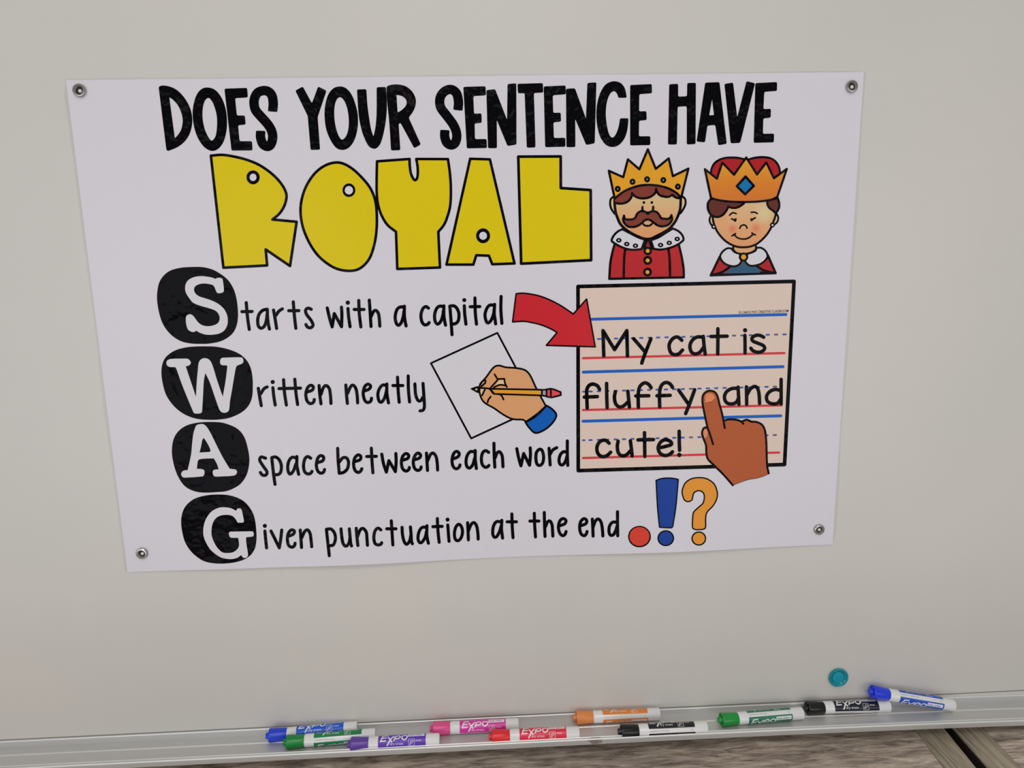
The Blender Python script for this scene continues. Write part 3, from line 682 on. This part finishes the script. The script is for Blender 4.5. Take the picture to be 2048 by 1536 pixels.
a.ell(K, 768, 314, 30, 30, 8.4); a.ell(K, 1106, 302, 30, 30, 8.4)
a.ctx(*Ic)
shape(a, M['hair_dark'], "275,1000c 225,1060 207,1130 215,1220 260,1310 320,1362c 420,1372 520,1325 590,1240 630,1160c 700,1185 790,1185 870,1150 940,1100 960,1070c", 46, 8.6)
shape(a, M['hair_dark'], "1425,1045c 1430,1120 1470,1190 1540,1240 1600,1300c 1660,1200 1672,1100 1640,980c", 46, 8.6)
shape(a, M['red'], "270,500c 290,380 350,270 450,200 560,165 700,155 850,165 1010,205c 1150,165 1270,148 1370,148 1480,165 1580,220 1650,310 1680,400 1688,500c 1560,620c 395,620c", 45, 0)
shape(a, QCROWN, "150,395c 395,590c 505,260c 745,510c 995,155c 1215,505c 1405,255c 1560,580c 1825,390c 1630,960c 1500,1020 1250,1055 1000,1065 700,1060 450,1030 275,985c", 46, 10.6)
shape(a, M['blue_gem'], "980,545c 1148,735c 970,908c 803,742c", 52, 12.6)
pbuild(a, 'queen_drawing', 'cartoon queen with an orange crown over a red cap and a blue diamond')
# -- lined paper with its sentence
a = Art(2.2)
a.poly(M['beige'], "1156,573c 1588,562.8c 1569,929c 1156.5,941.2c", 0); a.line(K, "1156,573c 1588,562.8c 1569,929c 1156.5,941.2c", 7.5, 1.0, closed=True)
for col_, x0, y0, x1, y1, wd in (('line_blue', 1170, 638.8, 1571.8, 629, 5.9), ('line_red', 1166, 716.4, 1568.6, 706.1, 4.7), ('line_blue', 1166.5, 744.2, 1566, 733.3, 6), ('line_red', 1166, 820, 1563, 810.6, 4.7), ('line_blue', 1166, 842.4, 1561.5, 831.6, 6), ('line_red', 1166, 916, 1558, 905, 4.6)):
    a.line(M[col_], f"{x0},{y0} {x1},{y1}", wd, 1.0)
for x0, y0, x1, y1, per_, L_, first in ((1193.9, 678.0, 1574, 668.6, 16.85, 10.6, 0), (1176.7, 783.0, 1563, 772.8, 16.75, 10.6, 1), (1176.7, 880.2, 1561, 869.8, 16.75, 10.4, 1)):
    sl = (y1 - y0) / (x1 - x0); x = x0; k = 0
    if first: a.line(M['dash_blue'], f"{x0-11},{y0+.3} {x0-7.5},{y0+.2}", 3.6, 1.0)
    while x < x1 - 3:
        e = min(x + L_ - 3.6, x1)
        a.line(M['dash_blue' if (k * 7 + int(x0)) % 5 else 'dash_grey'], f"{x+1.8:.2f},{y0+(x+1.8-x0)*sl:.2f} {e:.2f},{y0+(e-x0)*sl:.2f}", 3.7, 1.0); x += per_; k += 1
W6 = (1140, 550, 6.4); X7 = (1340, 550, 7.3143); Y6 = (1140, 720, 6.4); Z5 = (1360, 720, 5.689)
a.ctx(*W6); strokes(a, K, 47, "432,1035 422,712c 570,955c 727,712c 735,1035|815,815 965,990|1035,815 990,930 940,1060 918,1128|1430,835 1390,800 1350,795 1300,830 1268,900 1285,985 1330,1018 1390,1010 1440,960|1690,795 1630,793 1570,830 1535,900 1550,980 1600,1010 1660,990 1705,930|1705,785 1715,900 1730,1012|1892,688 1892,850 1890,1010|1805,787 2010,783", 2.0)
a.ctx(*X7); strokes(a, K, 52, "o 1098,808,32|1095,882 1097,1020 1097,1140|1370,910 1310,882 1250,885 1200,920 1210,965 1290,1000 1360,1030 1385,1070 1350,1115 1280,1130 1210,1105 1182,1070", 2.0)
a.ctx(*Y6); strokes(a, K, 47, "220,615 215,480 215,380 245,325 295,308 350,330 378,375|183,475 350,468|468,300 470,450 475,610|580,405 568,480 585,560 630,600 680,590 745,535|740,400 750,500 760,602|875,605 872,460 885,360 920,310 965,292 1010,315 1038,355|842,460 1008,457|1148,600 1145,450 1158,350 1195,300 1240,288 1285,310 1312,350|1113,458 1282,452|1390,385 1520,570|1595,380 1530,560 1480,685|500,1065 460,1030 410,1030 365,1065 343,1130 360,1200 410,1235 470,1225 520,1180|615,1038 605,1110 620,1190 665,1225 720,1215 775,1160|772,1035 785,1130 795,1228|953,930 955,1080 957,1235|870,1023 1068,1018|1150,1122 1230,1104 1298,1080 1285,1042 1220,1020 1160,1050 1128,1120 1150,1190 1210,1222 1270,1210 1312,1175|1397,912 1398,1040 1402,1155|o 1398,1215,29", 2.0)
a.ctx(*Z5); strokes(a, K, 41, "650,322 590,325 530,360 505,420 525,480 580,500 640,480 668,425|660,308 665,400 670,505|755,305 757,400 758,505|762,395 800,330 850,300 885,330 900,400 905,495|1150,220 1150,350 1150,500|1140,345 1080,335 1020,360 985,410 995,470 1050,498 1110,490 1148,440", 2.0)
a.ctx(0, 0, 1); a.text(K, "© CAROLYN'S CREATIVE CLASSROOM", 1477.5, 627.8, 7.6, 2.2, ang=-.036, sx=.765, bold=.012)
pbuild(a, 'lined_paper_drawing', 'beige ruled paper with a black border reading My cat is fluffy and cute!')
a = art().ctx(1000, 560, 8.5333)
shape(a, M['arrow_red'], "275,235c 380,225 520,240 680,275 850,340 1040,440 1250,580c 1478,325c 1625,1140c 790,1115c 975,895c 860,830 700,765 540,725 400,705 215,715c", 27, 4.2)
pbuild(a, 'red_arrow_drawing', 'curved red arrow pointing at the word My')
# -- writing hand
a = art().ctx(840, 640, 6.4)
shape(a, M['white'], "140,553c 990,165c 1500,1125c 655,1515c", 25)
shape(a, M['hand'], "940,610 1010,583 1100,605 1230,615 1340,640 1410,710 1490,880 1550,990 1610,1100c 1500,1200 1360,1300c 1310,1275 1220,1272 1150,1255 1050,1200 950,1130 830,1060 780,990 757,900c 770,820 840,740", 24, 2.4)
shape(a, M['cuff'], "1620,1095c 1690,1140 1745,1215 1700,1310 1600,1400 1480,1445 1400,1380 1350,1310c 1490,1225", 25, 4.4)
a.poly(M['skin_light'], "950,860c 1010,770c 1070,770c 1095,830c 1020,828", 4.4)
a.poly(M['skin_light'], "790,885c 825,890c 795,960c 775,930", 4.4)
strokes(a, K, 23, "955,695 990,755c 1080,752c 1085,800 1112,858|1000,760 900,870|945,862 1020,830 1095,838|835,768 838,800 785,850|770,830 800,785 835,768|765,868 885,880 940,940 1030,955 1070,1018|905,980 875,1020 865,1055|830,890 795,965", 5.4)
shape(a, M['pencil'], "900,880c 1560,892c 1560,965c 950,945c", 23, 6.0)
shape(a, M['ferrule'], "1560,895c 1620,890c 1620,975c 1560,965c", 22, 6.0)
shape(a, M['eraser'], "1620,887c 1690,882 1800,922c 1803,960c 1690,988 1620,980c", 23, 6.0)
a.line(K, "1675,890 1675,982", 24, 7.6)
shape(a, K, "660,880c 735,855c 765,870c 755,925c 735,922c", 20, 6.0); a.ell(M['skin_light'], 722, 888, 14, 12, 7.6)
pbuild(a, 'writing_hand_drawing', 'cartoon hand with blue cuff holding a yellow pencil over a tilted blank sheet')
# -- pointing hand
a = art().ctx(*Z5)
hp = "262,400 300,360 345,349 395,365 425,410 450,510 480,620 500,690c 560,675 640,680 700,700c 760,680 810,700 870,705 930,735 965,800 980,920 985,1080 990,1200 1010,1295c 940,1325 870,1345 780,1360 690,1390 600,1428c 500,1310 400,1210 320,1130 300,1060 295,970 265,890 250,830 270,775 312,765c 280,620 255,480 258,430"
a.poly(M['hand_brown'], hp, 4.4)
strokes(a, K, 24, "600,1424 500,1310 400,1210 320,1130 300,1060 295,970 265,890 250,830 270,775 312,765c 280,620 255,480 262,400 300,360 345,349 395,365 425,410 450,510 480,620 508,772|500,690 560,675 640,680 700,700|690,695 720,725|700,700 760,680 810,700 870,705 930,735 965,800 980,920 985,1080 990,1200 1008,1288|310,762 345,860 375,958", 5.4)
a.line(K, "600,1426 690,1390 780,1360 870,1345 940,1325 1010,1295", 5, 5.4)
a.poly(M['nail'], "292,400 330,378 370,388 396,430 370,465 285,485c", 5.4); a.poly(M['nail'], "262,810 290,785 318,820 310,870 275,890c", 5.4)
a.line(M['hair'], "285,487 350,478 394,440", 4, 6.2); a.line(M['hair'], "278,892 308,874 318,830", 4, 6.2)
pbuild(a, 'pointing_hand_drawing', 'cartoon brown hand pointing one finger at the gap after fluffy')
# -- punctuation marks
BB = (1200, 930, 7.3143)
a = art().ctx(*BB); a.ell(K, 577, 1047, 168, 158, 1); a.ell(M['dot_red'], 577, 1045, 147, 138, 2); pbuild(a, 'full_stop_drawing', 'large red full stop')
a = art().ctx(*BB); shape(a, M['mark_blue'], "820,225c 900,198 1000,190 1090,198 1145,212c 1110,600 1065,895c 1050,915 1000,918 870,910c 840,600", 20, 0)
a.ell(K, 962, 1070, 123, 118, 1); a.ell(M['mark_blue'], 962, 1070, 102, 98, 2); pbuild(a, 'exclamation_mark_drawing', 'blue exclamation mark')
a = art().ctx(*BB); shape(a, M['mark_orange'], "1203,420 1208,350 1250,260 1340,200 1460,185 1570,205 1670,280 1715,400 1705,500 1650,600 1565,690 1545,780 1545,900 1520,935 1440,945 1370,935 1352,900 1355,780 1370,690 1440,620 1510,550 1525,450 1500,395 1440,375 1380,400 1358,450 1345,510 1290,535 1235,510", 20, 0)
a.ell(K, 1445, 1075, 109, 105, 1); a.ell(M['mark_orange'], 1445, 1075, 88, 85, 2); pbuild(a, 'question_mark_drawing', 'orange question mark')

# ---------------------------------------------------------------- round magnets at the poster's corners
M['steel'] = mat('nickel_plated_steel', (.46, .445, .43), rough=.24, metal=1.0, raw=True)
M['darkhole'] = mat('dark_recess', (30, 28, 28), rough=.5)
M['rivet'] = mat('pale_recess_centre', (205, 200, 196), rough=.3)
def ring_magnet(px, py, label, r=.0069):
    p = atY(px, py, -.0060); y0 = -bulge(p.x, p.z) - LV * 1.5
    t = tag(empty('ring_magnet', (p.x, y0, p.z)), label, 'magnet', 'round metal magnets at the corners of the poster')
    bm = bmesh.new(); h = .0036
    lathe(bm, [(0, r), (-.0003, r + .0001), (-h + .0005, r), (-h, r - .0006), (-h - .0001, .0050), (-h + .0003, .0046), (-h + .0018, .0037), (0, .0037)], 48, axis='Y', close=True)
    bmobj('ring', bm, M['steel'], t, smooth=True)
    bm = bmesh.new(); lathe(bm, [(-.0010, .0037), (-.0010, 0)], 24, axis='Y')
    bmobj('recess', bm, M['darkhole'], t)
    bm = bmesh.new(); lathe(bm, [(-.0010, .0020), (-.0018, .0018), (-.0024, .0012), (-.0026, 0)], 24, axis='Y')
    for v in bm.verts: v.co.x += .0004; v.co.z -= .0004
    bmobj('centre_stud', bm, M['rivet'], t, smooth=True)
ring_magnet(155.7, 179.8, 'round silver magnet at the top left corner of the poster', .0070)
ring_magnet(1706.3, 171.9, 'round silver magnet at the top right corner of the poster', .0068)
ring_magnet(281.8, 1108.7, 'round silver magnet at the bottom left corner of the poster', .0070)
ring_magnet(1640, 1060.5, 'round silver magnet at the bottom right corner of the poster', .0066)

# teal translucent button magnet
tm = mat('teal_translucent_plastic', (0, 150, 168), rough=.16, spec=.5); b_ = bsdf(tm)
b_.inputs['Transmission Weight'].default_value = .2; b_.inputs['Base Color'].default_value = (.0, .36, .44, 1)
tm2 = mat('teal_plastic_inner', (2, 136, 154), rough=.3)
p = atY(1678, 1356.5, -.004)
t = tag(empty('button_magnet', (p.x, 0, p.z)), 'round teal see-through button magnet on the whiteboard above the markers', 'magnet')
bm = bmesh.new(); lathe(bm, [(-.0001, .0124), (-.0014, .0132), (-.0034, .0134), (-.0041, .0130), (-.0043, .0122), (-.0036, .0104), (-.0020, .0085), (-.0016, .0083), (-.0014, 0)], 56, axis='Y')
bmobj('cap', bm, tm, t, smooth=True)
bm = bmesh.new(); lathe(bm, [(-.0016, .0083), (-.0023, .0081), (-.0024, .0078), (-.0024, 0)], 48, axis='Y')
bmobj('centre_disc', bm, tm2, t, smooth=True)

# ---------------------------------------------------------------- markers
RB = 0.00815
white_pl = mat('white_marker_barrel', (216, 216, 219), rough=.22, spec=.5, coat=.4)
lab_white = mat('marker_label_white', (216, 215, 219), rough=.3)
def expo_art(mc, mw, full_box):
    """one label panel, millimetres: u along the pen from the label's left end (0..61.5), v around (up)"""
    a = Art(.5)
    P = lambda m, s, lv, rad=0: a.poly(m, s, lv, rad)
    P(mc, "0.2,-8.8c 61.2,-8.8c 61.2,10.9c 0.2,10.9c", 1, 1.0)
    def T(s):                                  # stretch the brush capitals to the panel
        return ' '.join('%.2f,%.2f%s' % (3.6 + (p[0] - 3.0) * 1.17, -0.7 + (p[1] - 0.4) * 1.36, 'c' if p[2] else '') for p in parse(s))
    L = lambda s, wd: a.line(mw, T(s), wd, 3)
    L("10.2,6.4 5.4,6.2c 2.9,0.6c 8.4,0.9", 1.6); L("4.2,3.4 8.8,3.6", 1.5)
    L("10.9,4.4 12.7,2.4 15.2,-0.3", 1.6); L("17.2,5.0 13.6,1.8 10.2,-3.2", 1.8)
    L("17.4,0.8 19.2,4.8c 22.8,5.5 24.2,4.0 22.6,2.6 18.6,2.3", 1.6)
    a.line(mw, T("28.4,5.6 31.6,4.8 31.2,2.4 28.6,1.2 26.2,2.4 26.4,4.6"), 1.6, 3, closed=True)
    a.text(mw, "dry erase", 15.2, -5.4, 4.5, 3, flip=1, sx=1.02)
    if full_box:
        P(mw, "38.2,4.2c 59.4,4.2c 59.4,9.0c 38.2,9.0c", 3, .3); a.text(mc, "low odor", 39.4, 5.2, 4.6, 4, flip=1, sx=1.0, bold=.012)
    # chisel tip pictogram
    a.line(mw, "39.2,-7.2c 46.6,-7.2c 46.6,0.8c 39.2,0.8c", .4, 3, closed=True); a.line(mw, "40.6,-6.0c 41.6,-2.6c 43.4,-0.6c 45.4,-2.2c 43.6,-4.2c", .5, 3, closed=True); a.line(mw, "41.6,-2.6 43.6,-4.2", .4, 3)
    a.text(mw, "chisel", 48.0, -2.2, 3.2, 3, flip=1)
    return a
def mapcyl(phi0):
    def f(u, v, lv):
        an = phi0 + v / RB / 1000; r = RB + .00002 + .000018 * lv
        return Vector((.0395 + u / 1000, -math.cos(an) * r, math.sin(an) * r))
    return f
def marker(A, B, roll, capc, labc, label, z_is_world=False):
    """A: tip end, B: back end (world metres); roll: angle of the label panel's centre above the viewer's horizontal"""
    A, B = Vector(A), Vector(B); d = (B - A).normalized()
    xax = d; up = Vector((0, 0, 1)); yax = up.cross(xax).normalized(); zax = xax.cross(yax)
    rot = Matrix((xax, yax, zax)).transposed().to_4x4()
    t = empty('dry_erase_marker', A); t.rotation_euler = rot.to_euler()
    tag(t, label, 'marker', 'dry-erase markers lying on the tray')
    s = (B - A).length / .118
    key = str(capc)
    mcap = M.get('cap' + key) or M.setdefault('cap' + key, mat('marker_cap', capc, rough=.25, spec=.5, k=1.3))
    mlab = M.get('lab' + str(labc)) or M.setdefault('lab' + str(labc), mat('marker_label', labc, rough=.28, spec=.5, k=1.2))
    bm = bmesh.new()
    lathe(bm, [(.0272, 0), (.0272, .0074), (.0278, .0079), (.029, RB), (.1165, RB), (.1176, .0077), (.118, .0070), (.1174, .0066), (.1170, 0)], 48)
    bmobj('barrel', bm, white_pl, t, smooth=True)
    bm = bmesh.new()
    lathe(bm, [(0, 0), (0, .0034), (.0004, .0039), (.0046, .0042), (.0062, .0046), (.0060, .0070), (.0046, .0080), (.0044, .0086), (.0050, .0089), (.0060, .0089), (.0150, .0084), (.0262, .0078), (.0272, .0074), (.0272, 0)], 48)
    cap = bmobj('cap', bm, mcap, t, smooth=True)
    cap['label'] = label.split(' marker')[0].split(' ')[0] + ' cap'
    bm0 = None
    for k, ph in enumerate((roll, roll + 180)):
        a = expo_art(mlab, lab_white, True)
        o = a.build('label_panel', mapcyl(R(ph)), t, 1.1, None, lambda c: Vector((0, c.y, c.z)))
    for txt, u in (("CONFORMS TO ASTM D-4236", 1), ("USA", 55)):
        a = Art(.5); a.text(mlab, txt, u, -.6, 1.9, 2, flip=1)
        a.build('small_print', mapcyl(R(roll - 83)), t, 1.1, None, lambda c: Vector((0, c.y, c.z)))['kind'] = 'stuff'
    return t
RF = ZT + FZ + .00835
def lay(a, b, ya=0, yb=0):
    """the two ends of a pen seen at pixels a and b, lying on the tray floor"""
    za = zb = RF
    A, B = atZ(a[0], a[1], RF), atZ(b[0], b[1], RF)
    A = atZ(a[0], a[1], RF + sag(A.x)); B = atZ(b[0], b[1], RF + sag(B.x))
    A.z = RF + sag(A.x) + .0007; B.z = RF + sag(B.x) + .0002
    A.y += ya; B.y += yb
    d = (B - A); B = A + d.normalized() * .118
    return A, B
mk = [
 (lay((532, 1472.8), (716.4, 1453.8), .0002, -.0012), 76, (22, 52, 170), (12, 76, 178), 'blue-capped marker at the left end of the row, lying behind the first green one'),
 (lay((566.4, 1486.4), (751, 1470.4), .0006, .0010), 112, (14, 108, 46), (14, 108, 62), 'green-capped marker in front of the leftmost blue one, tail behind the purple one'),
 (lay((695.3, 1489.8), (879.5, 1479), .0, -.0006), 49, (78, 48, 130), (82, 44, 152), 'purple-capped marker on the front edge of the tray, only purple one'),
 (lay((859.6, 1458.5), (1037.2, 1449)), 33, (206, 64, 116), (184, 40, 136), 'pink-capped marker behind and between the purple and the red ones'),
 (lay((977.8, 1474.3), (1159.8, 1465.5), .0, .0), 50, (196, 32, 34), (196, 34, 62), 'red-capped marker on the front edge of the tray, only red one'),
 (lay((1145.4, 1434), (1320.8, 1424.7), -.0028, -.0036), 110, (255, 112, 60), (222, 112, 46), 'orange-capped marker at the back of the tray, only orange one'),
 (lay((1235.6, 1464.4), (1415, 1455.2), .0003, .0003), 106, (14, 14, 15), (22, 22, 30), 'black-capped marker on the front edge of the tray below the orange one'),
 (lay((1435.9, 1441), (1610.6, 1426)), 141, (20, 118, 50), (28, 100, 76), 'green-capped marker touching the cap of the rear black one'),
 (lay((1607.5, 1417), (1783.5, 1411.2), .0, -.001), 57, (14, 14, 15), (18, 20, 34), 'black-capped marker lying under the tilted blue one'),
]
for (A, B), roll, cc, lc, label in mk: marker(A, B, roll, cc, lc, label)
A = Vector((.5150, -.0125, ZT + .0205)); B = Vector((.6290, -.0205, ZT + FZ + .0096 + sag(.62)))
marker(A, A + (B - A).normalized() * .118, 133, (30, 50, 190), (24, 66, 160), 'blue-capped marker tilted across the black one at the right end of the row')
